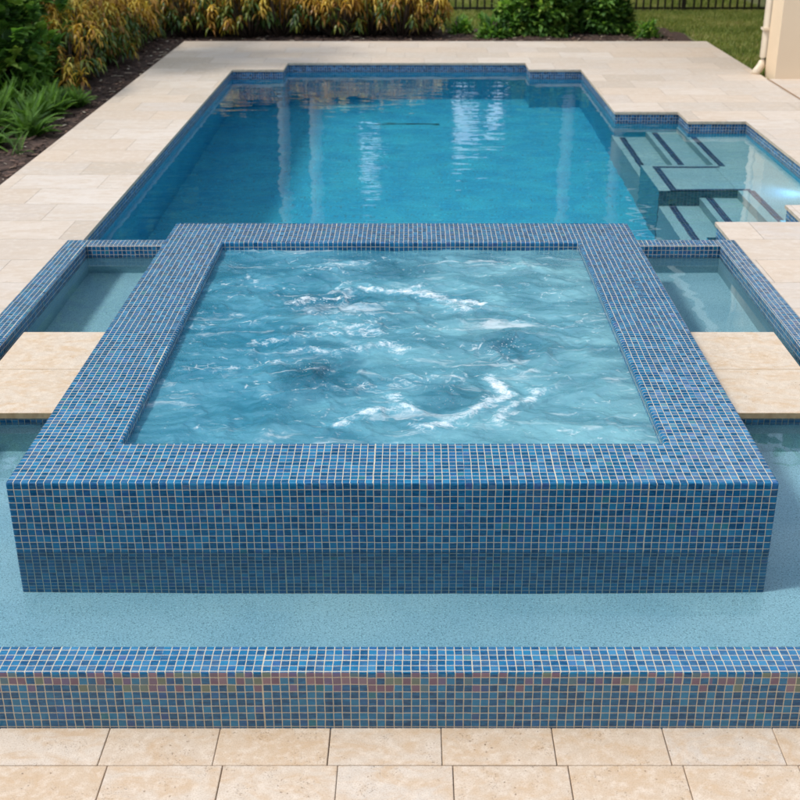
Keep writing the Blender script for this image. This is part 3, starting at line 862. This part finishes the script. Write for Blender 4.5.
# unseen covered patio, added to keep light off the front tile faces
pat = thing('added_patio_shade', 'unseen stucco patio added behind the near paving to shade the front tiles', 'patio', (0, -4.2, 0))
w_ = MB(); w_.box(-9, 9, -0.3, 0, -0.1, 5.2); w_.build('wall', M['stucco'], pat)  # unseen wall of the added patio shade
w_ = MB(); w_.box(-9, 9, 0.002, 3.1, 3.05, 3.35); w_.build('added_shade_ceiling', M['bark_wood'], pat)
w_ = MB(); w_.box(-3.2, 3.2, -0.29, 0.015, 0.02, 2.5); w_.build('added_patio_door', M['glass'], pat)
for xx in (-8.6, -4.4, 4.4, 8.6):
    w_ = MB(); w_.box(xx - 0.2, xx + 0.2, 2.6, 3.0, -0.05, 3.045); w_.build('added_patio_column', M['stucco'], pat)

# ================================================================== FENCE
M['black_metal'] = simple('dark_bronze_metal', (0.018, 0.013, 0.011), None, 20, 0.45)
FY = 19.35
fence = thing('fence', 'dark bronze picket fence along the lawn beyond the pool', 'fence', (3.0, FY, 0.2))
px0, px1 = -0.6, 7.4
sp = 0.112
xs_ = []
x = px0
i = 0
while x < px1:
    xs_.append(x); x += sp
posts = [-0.55, 1.82, 4.17, 6.53]
for x in xs_:
    if any(abs(x - p_) < 0.05 for p_ in posts): continue
    mb = MB(); mb.box(x - 3.0 - 0.014, x - 3.0 + 0.014, -0.009, 0.009, 0.01, 1.30)
    mb.build('picket', M['black_metal'], fence)
for p_ in posts:
    mb = MB(); mb.box(p_ - 3 - 0.03, p_ - 3 + 0.03, -0.03, 0.03, -0.1, 1.36)
    po = mb.build('post', M['black_metal'], fence)
    mb = MB(); mb.box(p_ - 3 - 0.036, p_ - 3 + 0.036, -0.036, 0.036, 1.36, 1.38); mb.build('cap', M['black_metal'], po)
for z in (0.045, 1.02, 1.24):
    mb = MB(); mb.box(px0 - 3.0, px1 - 3.0, 0.0095, 0.0295, z, z + 0.03)
    mb.build('rail', M['black_metal'], fence)

# ================================================================== PLANTS
def rnd(a, b): return random.uniform(a, b)
def leaf_strip(mb, p, d, L, w, droop, hue, seg=3, fold=0.25, curl=0.0):
    """arching strap leaf: starts at p along d, bends down by gravity"""
    p = Vector(p); d = Vector(d).normalized()
    side = d.cross(Vector((0, 0, 1)))
    if side.length < 0.05: side = Vector((1, 0, 0))
    side.normalize()
    prev = None
    for k in range(seg + 1):
        t = k / seg
        ww = w * (0.35 + 1.3 * math.sin(math.pi * min(1, t * 0.92 + 0.08))) * 0.5
        if k == seg: ww = w * 0.05
        cur = (p + side * ww, p - side * ww)
        if prev:
            n = len(mb.v)
            mb.v += [tuple(prev[0]), tuple(prev[1]), tuple(cur[1]), tuple(cur[0])]
            mb.f.append((n, n + 1, n + 2, n + 3)); mb.m.append(0); mb.h.append(hue)
        prev = cur
        p = p + d * (L / seg)
        d = (d + Vector((0, 0, -droop))).normalized()
        side = (side + Vector((rnd(-1, 1), rnd(-1, 1), 0)) * curl).normalized()

def croton_mesh(seed, rad=0.42, hgt=0.85, heads=62, per=17):
    random.seed(seed)
    mb, sb = MB(), MB()
    for h in range(heads):
        a = rnd(0, 2 * math.pi); rr = rad * math.sqrt(random.random())
        z = hgt * (0.35 + 0.65 * random.random()) * (1 - 0.35 * (rr / rad) ** 2)
        z *= 1 + 0.25 * noise.noise(Vector((math.cos(a) * 2, math.sin(a) * 2, seed * 1.7)))
        c = Vector((rr * math.cos(a), rr * math.sin(a), z))
        sb.tube([(c.x * 0.25, c.y * 0.25, 0), (c.x * 0.7, c.y * 0.7, z * 0.5), tuple(c)], [0.012, 0.009, 0.005], 5)
        hb = min(1, max(0, (z / hgt - 0.35) / 0.65))
        tone = 0.27 + 0.45 * hb + rnd(-0.27, 0.27)
        for k in range(per):
            t = k / per
            az = k * 2.4 + rnd(-0.3, 0.3)
            el = R(75) * (1 - t) + R(5) * t
            d = Vector((math.cos(az) * math.cos(el), math.sin(az) * math.cos(el), math.sin(el)))
            st_ = c - Vector((0, 0, t * 0.10))
            hue = max(0, min(1, tone + 0.18 * (1 - t) + rnd(-0.14, 0.14)))
            leaf_strip(mb, st_, d, rnd(0.09, 0.19), rnd(0.011, 0.021), rnd(0.6, 1.5), hue, 4, curl=0.45)
    return mb, sb

CROT = [(0.0, (0.03, 0.06, 0.018)), (0.2, (0.06, 0.13, 0.022)), (0.38, (0.20, 0.23, 0.03)), (0.52, (0.34, 0.15, 0.03)), (0.66, (0.62, 0.36, 0.045)), (0.85, (0.78, 0.56, 0.08)), (1.0, (0.80, 0.66, 0.15))]
M['croton'] = leafmat('croton_leaf', CROT, 0.4, 0.25)
M['green_leaf'] = leafmat('green_leaf', [(0, (0.04, 0.10, 0.025)), (0.4, (0.11, 0.25, 0.05)), (0.75, (0.23, 0.42, 0.08)), (1, (0.44, 0.58, 0.13))], 0.45, 0.4)
M['fern_leaf'] = leafmat('fern_leaf', [(0, (0.04, 0.09, 0.018)), (0.5, (0.09, 0.20, 0.03)), (1, (0.20, 0.38, 0.06))], 0.45, 0.35)
M['stem'] = simple('woody_stem', (0.11, 0.075, 0.05), (0.06, 0.045, 0.03), 40, 0.8, 0.003)
M['bark'] = simple('bark', (0.05, 0.05, 0.03), (0.10, 0.085, 0.06), 18, 0.9, 0.02)

def copy_tree(o, parent=None):
    c = o.copy(); COL.objects.link(c)
    c.parent = parent
    for ch in list(o.children): copy_tree(ch, c)
    return c

protos = {}
def plant(kind, name, label, cat, x, y, s, rz, group, builder, mat, z=0.2, sz=None):
    if kind not in protos:
        t = thing(name, label, cat, (x, y, z), rz, group)
        mb, sb = builder()
        mb.build('foliage', mat, t, hue=True)
        if sb and sb.v: sb.build('stem', M['stem'], t, smooth=True)
        protos[kind] = t
    else:
        t = copy_tree(protos[kind])
        t.name = name
        t.location = (x, y, z); t.rotation_euler = (0, 0, rz)
        tag(t, label, cat, group)
    t.scale = (s, s, sz or s)
    return t
ORD = ['first', 'second', 'third', 'fourth', 'fifth', 'sixth', 'seventh', 'eighth', 'ninth', 'tenth', 'eleventh', 'twelfth', 'thirteenth']
# far row of crotons
G1 = 'croton shrubs beyond the far deck edge'
xf = [-3.02, -2.6, -2.2, -1.8, -1.4, -1.0, -0.6, -0.2, 0.1]
rs = random.Random(3)
for k, x in enumerate(xf):
    plant('cr%d' % (k % 4), 'croton_shrub', 'yellow orange croton, %s from the left in the front row past the far deck' % ORD[k], 'shrub',
          x, 16.55 + rs.uniform(-0.12, 0.12), rs.uniform(0.85, 1.05), rs.uniform(0, 6), G1, lambda k=k: croton_mesh(20 + k), M['croton'])
xb = [-3.1, -2.65, -2.15, -1.65, -1.15, -0.65, -0.2]
for k, x in enumerate(xb):
    plant('cr%d' % (k % 4), 'croton_shrub', 'taller croton, %s from the left in the back row past the far deck' % ORD[k], 'shrub',
          x, 17.25 + rs.uniform(-0.12, 0.12), rs.uniform(1.05, 1.25), rs.uniform(0, 6), G1, None, M['croton'])
# left border crotons
G2 = 'croton shrubs along the left deck edge'
lf = [(-3.62, 12.75, .9), (-3.70, 13.35, 1.0), (-3.62, 13.95, .95), (-3.66, 14.5, 1.0), (-3.6, 15.1, .95), (-3.6, 15.7, .95), (-3.5, 16.35, .95)]
for k, (x, y, s) in enumerate(lf):
    plant('cr%d' % (k % 4), 'croton_shrub', 'bronze and yellow croton beside the left deck edge, %s from the near end' % ORD[k], 'shrub', x, y, s, rs.uniform(0, 6), G2, None, M['croton'])
lb = [(-4.35, 13.0, 1.25), (-4.4, 13.8, 1.4), (-4.35, 14.6, 1.4), (-4.35, 15.4, 1.4), (-4.3, 16.2, 1.4), (-4.0, 17.1, 1.5)]
for k, (x, y, s) in enumerate(lb):
    plant('cr%d' % (k % 4), 'croton_shrub', 'tall bronze croton in the back row of the left border, %s from the near end' % ORD[k], 'shrub', x, y, s, rs.uniform(0, 6), G2, None, M['croton'])
plant('weeping', 'croton_shrub', 'small bright yellow croton with long drooping leaves beside the ferns', 'shrub', -3.36, 12.0, 1.0, 1.0, G2,
      lambda: croton_mesh(77, 0.16, 0.52, 9, 15), M['croton'])

def bush_mesh(seed, rx, ry, hz, clumps, per, L, w, stems=8, droop=0.3, base=0.0):
    random.seed(seed)
    mb, sb = MB(), MB()
    for c_ in range(clumps):
        while True:
            q = Vector((rnd(-1, 1), rnd(-1, 1), rnd(0, 1)))
            if 0.35 < q.length < 1.0: break
        bul = 0.82 + 0.3 * noise.noise(q * 2.3 + Vector((seed, 0, 0)))
        c = Vector((q.x * rx, q.y * ry, base + q.z * hz)) * bul
        out = Vector((q.x, q.y, q.z * 0.8 + 0.25)).normalized()
        tone = rnd(0.1, 0.95)
        for k in range(per):
            d = (out + Vector((rnd(-1, 1), rnd(-1, 1), rnd(-0.7, 1))) * 0.85).normalized()
            leaf_strip(mb, c + Vector((rnd(-1, 1), rnd(-1, 1), rnd(-1, 1))) * 0.04, d, L * rnd(0.7, 1.2), w * rnd(0.8, 1.2), droop * rnd(0.5, 1.4), max(0, min(1, tone + rnd(-0.2, 0.2))), 3)
    for k in range(stems):
        a = rnd(0, 6.28); r_ = rnd(0.3, 0.7)
        sb.tube([(0.05 * math.cos(a), 0.05 * math.sin(a), 0), (r_ * rx * 0.5 * math.cos(a), r_ * ry * 0.5 * math.sin(a), hz * 0.4), (r_ * rx * math.cos(a), r_ * ry * math.sin(a), hz * 0.75)], [0.02, 0.014, 0.006], 5)
    return mb, sb

def fern_mesh(seed, fronds=70, L=0.28):
    random.seed(seed)
    mb, sb = MB(), MB()
    for k in range(fronds):
        az = rnd(0, 6.283); el = R(rnd(35, 82))
        p = Vector((rnd(-0.08, 0.08), rnd(-0.08, 0.08), 0.0))
        d = Vector((math.cos(az) * math.cos(el), math.sin(az) * math.cos(el), math.sin(el)))
        n = 14; ll = L * rnd(0.7, 1.2); hue = rnd(0.15, 1.0)
        for i in range(n):
            q = p + d * (ll / n)
            side = d.cross(Vector((0, 0, 1))).normalized()
            wl = 0.05 * math.sin(math.pi * (0.15 + 0.83 * i / n))
            for sg in (-1, 1):
                for e_ in (0.0, 0.5):
                    leaf_strip(mb, p + (q - p) * e_, side * sg + d * 0.5 + Vector((0, 0, 0.2)), wl, 0.013, 0.25, max(0, min(1, hue + rnd(-.1, .1))), 1)
            leaf_strip(mb, p, d, ll / n, 0.006, 0, hue * 0.6, 1)
            p = q; d = (d + Vector((0, 0, -0.07))).normalized()
    return mb, None

G3 = 'ferns at the edge of the left bed'
fs = [(-3.28, 10.15, 1.0), (-3.42, 10.6, 1.15), (-3.33, 11.05, 1.0), (-3.45, 11.5, 1.1), (-3.70, 10.2, 1.2), (-3.78, 10.85, 1.25), (-3.75, 11.45, 1.2), (-3.5, 9.7, 1.1), (-3.22, 11.45, .8)]
fl_ = ['at the front edge, nearest the camera of the bright ones', 'at the front edge, second in line', 'at the front edge, third in line', 'at the front edge below the big bush, fourth in line', 'in the second line, nearest', 'in the second line, middle', 'in the second line under the big bush', 'nearest the left frame edge', 'small, beside the drooping croton']
for k, (x, y, s) in enumerate(fs):
    plant('fern%d' % (k % 2), 'fern', 'bright green feathery fern ' + fl_[k], 'fern', x, y, s, rs.uniform(0, 6), G3, lambda k=k: fern_mesh(50 + k), M['fern_leaf'], z=0.2)
plant('sprig', 'fern', 'single low sprig of green fronds reaching onto the mulch at the left edge', 'fern', -3.18, 9.45, 0.75, 2.0, G3, lambda: fern_mesh(61, 9, 0.4), M['fern_leaf'])

plant('bushA', 'green_bush', 'large dark green bush filling the top left corner', 'bush', -4.25, 11.9, 1.05, 0.4, None,
      lambda: bush_mesh(5, 0.95, 0.85, 1.75, 560, 11, 0.12, 0.045, base=0.0), M['green_leaf'])
plant('bushB', 'green_bush', 'mid green bush between the top left bush and the dark trunk', 'bush', -4.15, 12.9, 1.1, 1.4, None,
      lambda: bush_mesh(6, 0.55, 0.55, 1.5, 330, 11, 0.13, 0.04), M['green_leaf'])
plant('bushC', 'green_bush', 'dark bush at the far left behind the ferns', 'bush', -5.2, 10.6, 1, 2.4, None,
      lambda: bush_mesh(8, 1.0, 0.9, 1.5, 420, 11, 0.12, 0.045), M['green_leaf'])
# far right green shrubs
G4 = 'low green shrubs beyond the far deck edge'
plant('bushD', 'green_shrub', 'dense bright green shrub beyond the far deck, left one of the pair', 'shrub', 1.68, 16.75, 1.1, 0.3, G4,
      lambda: bush_mesh(11, 0.62, 0.42, 0.95, 420, 11, 0.13, 0.03, droop=0.4), M['green_leaf'])
plant('bushE', 'green_shrub', 'dense bright green shrub beyond the far deck, right one of the pair', 'shrub', 2.55, 16.9, 1, 2.3, G4,
      lambda: bush_mesh(12, 0.5, 0.42, 0.9, 360, 11, 0.13, 0.03, droop=0.4), M['green_leaf'])
for k, (x, y, s, lb_) in enumerate([(1.0, 16.35, 1.0, 'small low green plant on the mulch left of the dense shrubs'), (0.62, 16.75, .8, 'small leafy plant beside the end of the croton row'), (1.25, 16.5, .9, 'small green plant touching the left dense shrub'),
                                    (3.1, 16.35, .8, 'small low plant at the right end of the far bed')]):
    plant('low', 'low_plant', lb_, 'plant', x, y, s, rs.uniform(0, 6), 'low plants in the far bed', lambda: bush_mesh(14, 0.25, 0.22, 0.30, 60, 9, 0.10, 0.022, stems=3), M['green_leaf'])
# trunk among the left shrubs
GAPS = [(-1.15, 0.50, 4.0, 6.1), (1.15, 0.48, 3.0, 4.9), (2.05, 0.45, 2.8, 4.4), (4.4, 0.3, 3.4, 5.8)]
def trunk_tree(name, label, x, y, h, r, lean=0.0, crown=True, mat='bark', cseed=1, cr=2.0, leafn=700, group=None, leaf=0.30, gaps=False):
    t = thing(name, label, 'tree', (x, y, 0.15), 0, group)
    tb = MB()
    pts = [(lean * (k / 8) ** 2 * h + 0.06 * noise.noise(Vector((k * 0.7, cseed, 0))), 0.06 * noise.noise(Vector((cseed, k * 0.7, 0))), h * k / 8) for k in range(9)]
    tb.tube(pts, [r * (1.25 if k == 0 else 1 - 0.45 * k / 8) for k in range(9)], 10)
    random.seed(cseed)
    lm = MB()
    tips = []
    nl = 9 if h < 5 else 15
    for k in range(nl):
        a = k * 2.4 + rnd(-.3, .3); zz = h * (rnd(0.5, 0.92) if h < 5 else 0.16 + 0.78 * k / nl)
        L_ = cr * rnd(0.6, 0.95)
        p0 = Vector((lean * (zz / h) ** 2 * h, 0, zz)); p2 = p0 + Vector((math.cos(a) * L_, math.sin(a) * L_, L_ * 0.45))
        pm_ = (p0 + p2) / 2 + Vector((0, 0, -0.1 * L_))
        tb.tube([tuple(p0), tuple(pm_), tuple(p2)], [r * 0.4, r * 0.28, r * 0.1], 6)
        tips += [p2, pm_, (p2 + pm_) / 2]
    tips.append(Vector(pts[-1]))
    tb.build('trunk', M[mat], t, smooth=True)
    per = max(1, leafn // (len(tips) * 6))
    for tp in tips:
        for c_ in range(6):
            off = Vector((random.gauss(0, 1), random.gauss(0, 1), random.gauss(0, 0.7))) * cr * 0.24
            tone = rnd(0, 0.9)
            for q in range(per):
                c2 = tp + off + Vector((random.gauss(0, 1), random.gauss(0, 1), random.gauss(0, 0.8))) * cr * 0.085
                d = Vector((rnd(-1, 1), rnd(-1, 1), rnd(-0.6, 0.8)))
                if gaps and any(abs((x + c2.x) * 30 / (y + c2.y) - gx) < gw * (1 + 0.4 * noise.noise(c2 * 3)) and g0 < (c2.z + 2) * 30 / (y + c2.y) - 2 < g1 for gx, gw, g0, g1 in GAPS): continue
                leaf_strip(lm, c2, d, leaf * rnd(0.7, 1.2), leaf * 0.42, 0.3, max(0, min(1, tone + rnd(-.15, .15))), 2)
    lm.build('crown', M['green_leaf'], t, hue=True)
    return t
trunk_tree('small_tree', 'dark slender trunk rising between the green bush and the crotons at left', -4.42, 13.9, 3.8, 0.11, 0.0, cseed=3, cr=1.3, leafn=1500, leaf=0.16)

# tall trees beyond the fence: out of frame, met only as reflections in the water
BG = [(-13, 27, 11, 3.8), (-9.2, 30, 12.5, 3.8), (-5.6, 28, 12, 3.4), (-2.6, 31, 12, 3.6), (3.4, 30, 12.5, 3.6), (6.2, 29, 11.5, 3.4), (8.6, 31, 12, 3.6), (12.5, 29, 12, 4.0), (17, 27, 11, 4.0), (-17, 24, 11, 4.0), (-0.4, 33, 14, 3.6)]
for k, (x, y, h, c_) in enumerate(BG):
    trunk_tree('background_tree', 'tall leafy tree beyond the fence, %s from the left' % ORD[k], x, y, h, 0.22, 0.02 * (-1) ** k, cseed=30 + k, cr=c_, leafn=15000, group='trees beyond the fence', leaf=0.6, gaps=True)
def palm(x, y, h, k):
    t = thing('palm_tree', 'pale trunked palm beyond the fence, %s from the left' % ORD[k], 'palm', (x, y, 0.15), 0, 'palms beyond the fence')
    tb = MB(); tb.tube([(0.02 * math.sin(j * 1.3), 0, h * j / 8) for j in range(9)], [0.19 if j == 0 else 0.12 for j in range(9)], 12)
    tb.build('trunk', M['pale_bark'], t, smooth=True)
    cb = MB(); cb.tube([(0, 0, h), (0, 0, h + 1.0)], [0.16, 0.09], 10); cb.build('crownshaft', M['fern_leaf'], t, smooth=True)
    random.seed(90 + k)
    lm = MB()
    for f in range(16):
        az = f * 2.4; el = R(rnd(5, 75))
        p = Vector((0, 0, h + 1.0)); d = Vector((math.cos(az) * math.cos(el), math.sin(az) * math.cos(el), math.sin(el)))
        for i in range(12):
            q = p + d * 0.22
            side = d.cross(Vector((0, 0, 1))).normalized()
            for sg in (-1, 1):
                for e_ in (0, .5):
                    leaf_strip(lm, p + (q - p) * e_, side * sg + d * 0.4, 0.55, 0.045, 0.5, rnd(0.1, 0.7), 2)
            p = q; d = (d + Vector((0, 0, -0.13))).normalized()
    lm.build('frond_crown', M['green_leaf'], t, hue=True)
M['pale_bark'] = simple('pale_palm_bark', (0.42, 0.41, 0.38), (0.28, 0.28, 0.26), 6, 0.8, 0.01)
for k, (x, y, h) in enumerate([(-2.62, 24, 9.0), (-1.9, 23, 7.5), (2.98, 23.5, 9.5), (4.25, 25, 8.5)]):
    palm(x, y, h, k)

# ---- lawn grass, litter
def grass():
    random.seed(5)
    mb = MB()
    def tuft(x, y, hh):
        for _ in range(3):
            a = rnd(0, 6.28); w_ = 0.006; L_ = hh * rnd(0.6, 1.3)
            dx_, dy_ = math.cos(a), math.sin(a)
            lx, ly = rnd(-0.5, 0.5) * L_, rnd(-0.5, 0.5) * L_
            n = len(mb.v)
            mb.v += [(x - dx_ * w_, y - dy_ * w_, 0.2), (x + dx_ * w_, y + dy_ * w_, 0.2), (x + lx, y + ly, 0.2 + L_)]
            mb.f.append((n, n + 1, n + 2)); mb.m.append(0); mb.h.append(min(1, max(0, rnd(0.1, 0.9) + 0.25 * noise.noise(Vector((x * 1.5, y * 1.5, 0))))))
            x += rnd(-.02, .02); y += rnd(-.02, .02)
    for _ in range(22000):
        x, y = rnd(DRX - 0.02, 6.5), rnd(12.5, 19.6)
        if x > HX - 0.02 and y > HY - 0.05 and y < HY + 0.4: continue
        if x > HX + 2.58 and y < HY + 6.6: continue
        if x < DRX + 0.03 and y < 12.8: continue
        if y < 12.8: continue
        tuft(x, y, 0.05)
    for _ in range(26000):
        x, y = rnd(-1.0, 5.5), rnd(16.9, 21.5)
        if y < 17.35 + 0.25 * noise.noise(Vector((x * 2, 0, 0))) and x < 3.5: continue
        tuft(x, y, 0.055)
    return mb
M['grass'] = leafmat('grass_blade', [(0, (0.10, 0.15, 0.03)), (0.4, (0.21, 0.29, 0.055)), (0.7, (0.36, 0.39, 0.09)), (1, (0.60, 0.50, 0.24))], 0.6, 0.3)
tag(grass().build('lawn_grass', M['grass'], hue=True), 'short green lawn grass with straw patches beside the deck corner', 'grass', kind='stuff')
def chips():
    random.seed(9)
    mb = MB()
    for _ in range(5200):
        if random.random() < 0.6: x, y = rnd(-4.2, -2.97), rnd(7.5, 16.5)
        else: x, y = rnd(-3.2, 3.4), rnd(DFAR + 0.03, 16.9)
        z = 0.222 + 0.02 * noise.noise(Vector((x * 2.2, y * 2.2, 0)))
        a = rnd(0, 3.14); l, w_ = rnd(0.012, 0.04), rnd(0.005, 0.012)
        ca, sa = math.cos(a), math.sin(a); t1, t2 = rnd(-0.01, 0.01), rnd(-0.01, 0.01)
        c4 = [(-l, -w_, t1), (l, -w_, t2), (l, w_, t2 + 0.004), (-l, w_, t1 + 0.004)]
        mb.quad(*[(x + p[0] * ca - p[1] * sa, y + p[0] * sa + p[1] * ca, z + p[2] + 0.006) for p in c4], 0, random.random())
    return mb
M['chip'] = leafmat('bark_chip', [(0, (0.03, 0.018, 0.013)), (0.6, (0.10, 0.055, 0.04)), (0.93, (0.17, 0.10, 0.07)), (1, (0.42, 0.36, 0.28))], 0.85, 0.0)
tag(chips().build('bark_chips', M['chip'], hue=True), 'loose brown bark chips scattered over the planting bed', 'mulch', kind='stuff')

for o in bpy.data.objects:
    if o.type == 'MESH' and (o.parent in (pool, basin, spa, dr) or o.name.startswith(('plinth_block', 'tile_band'))):
        o.cycles.is_caustics_receiver = True
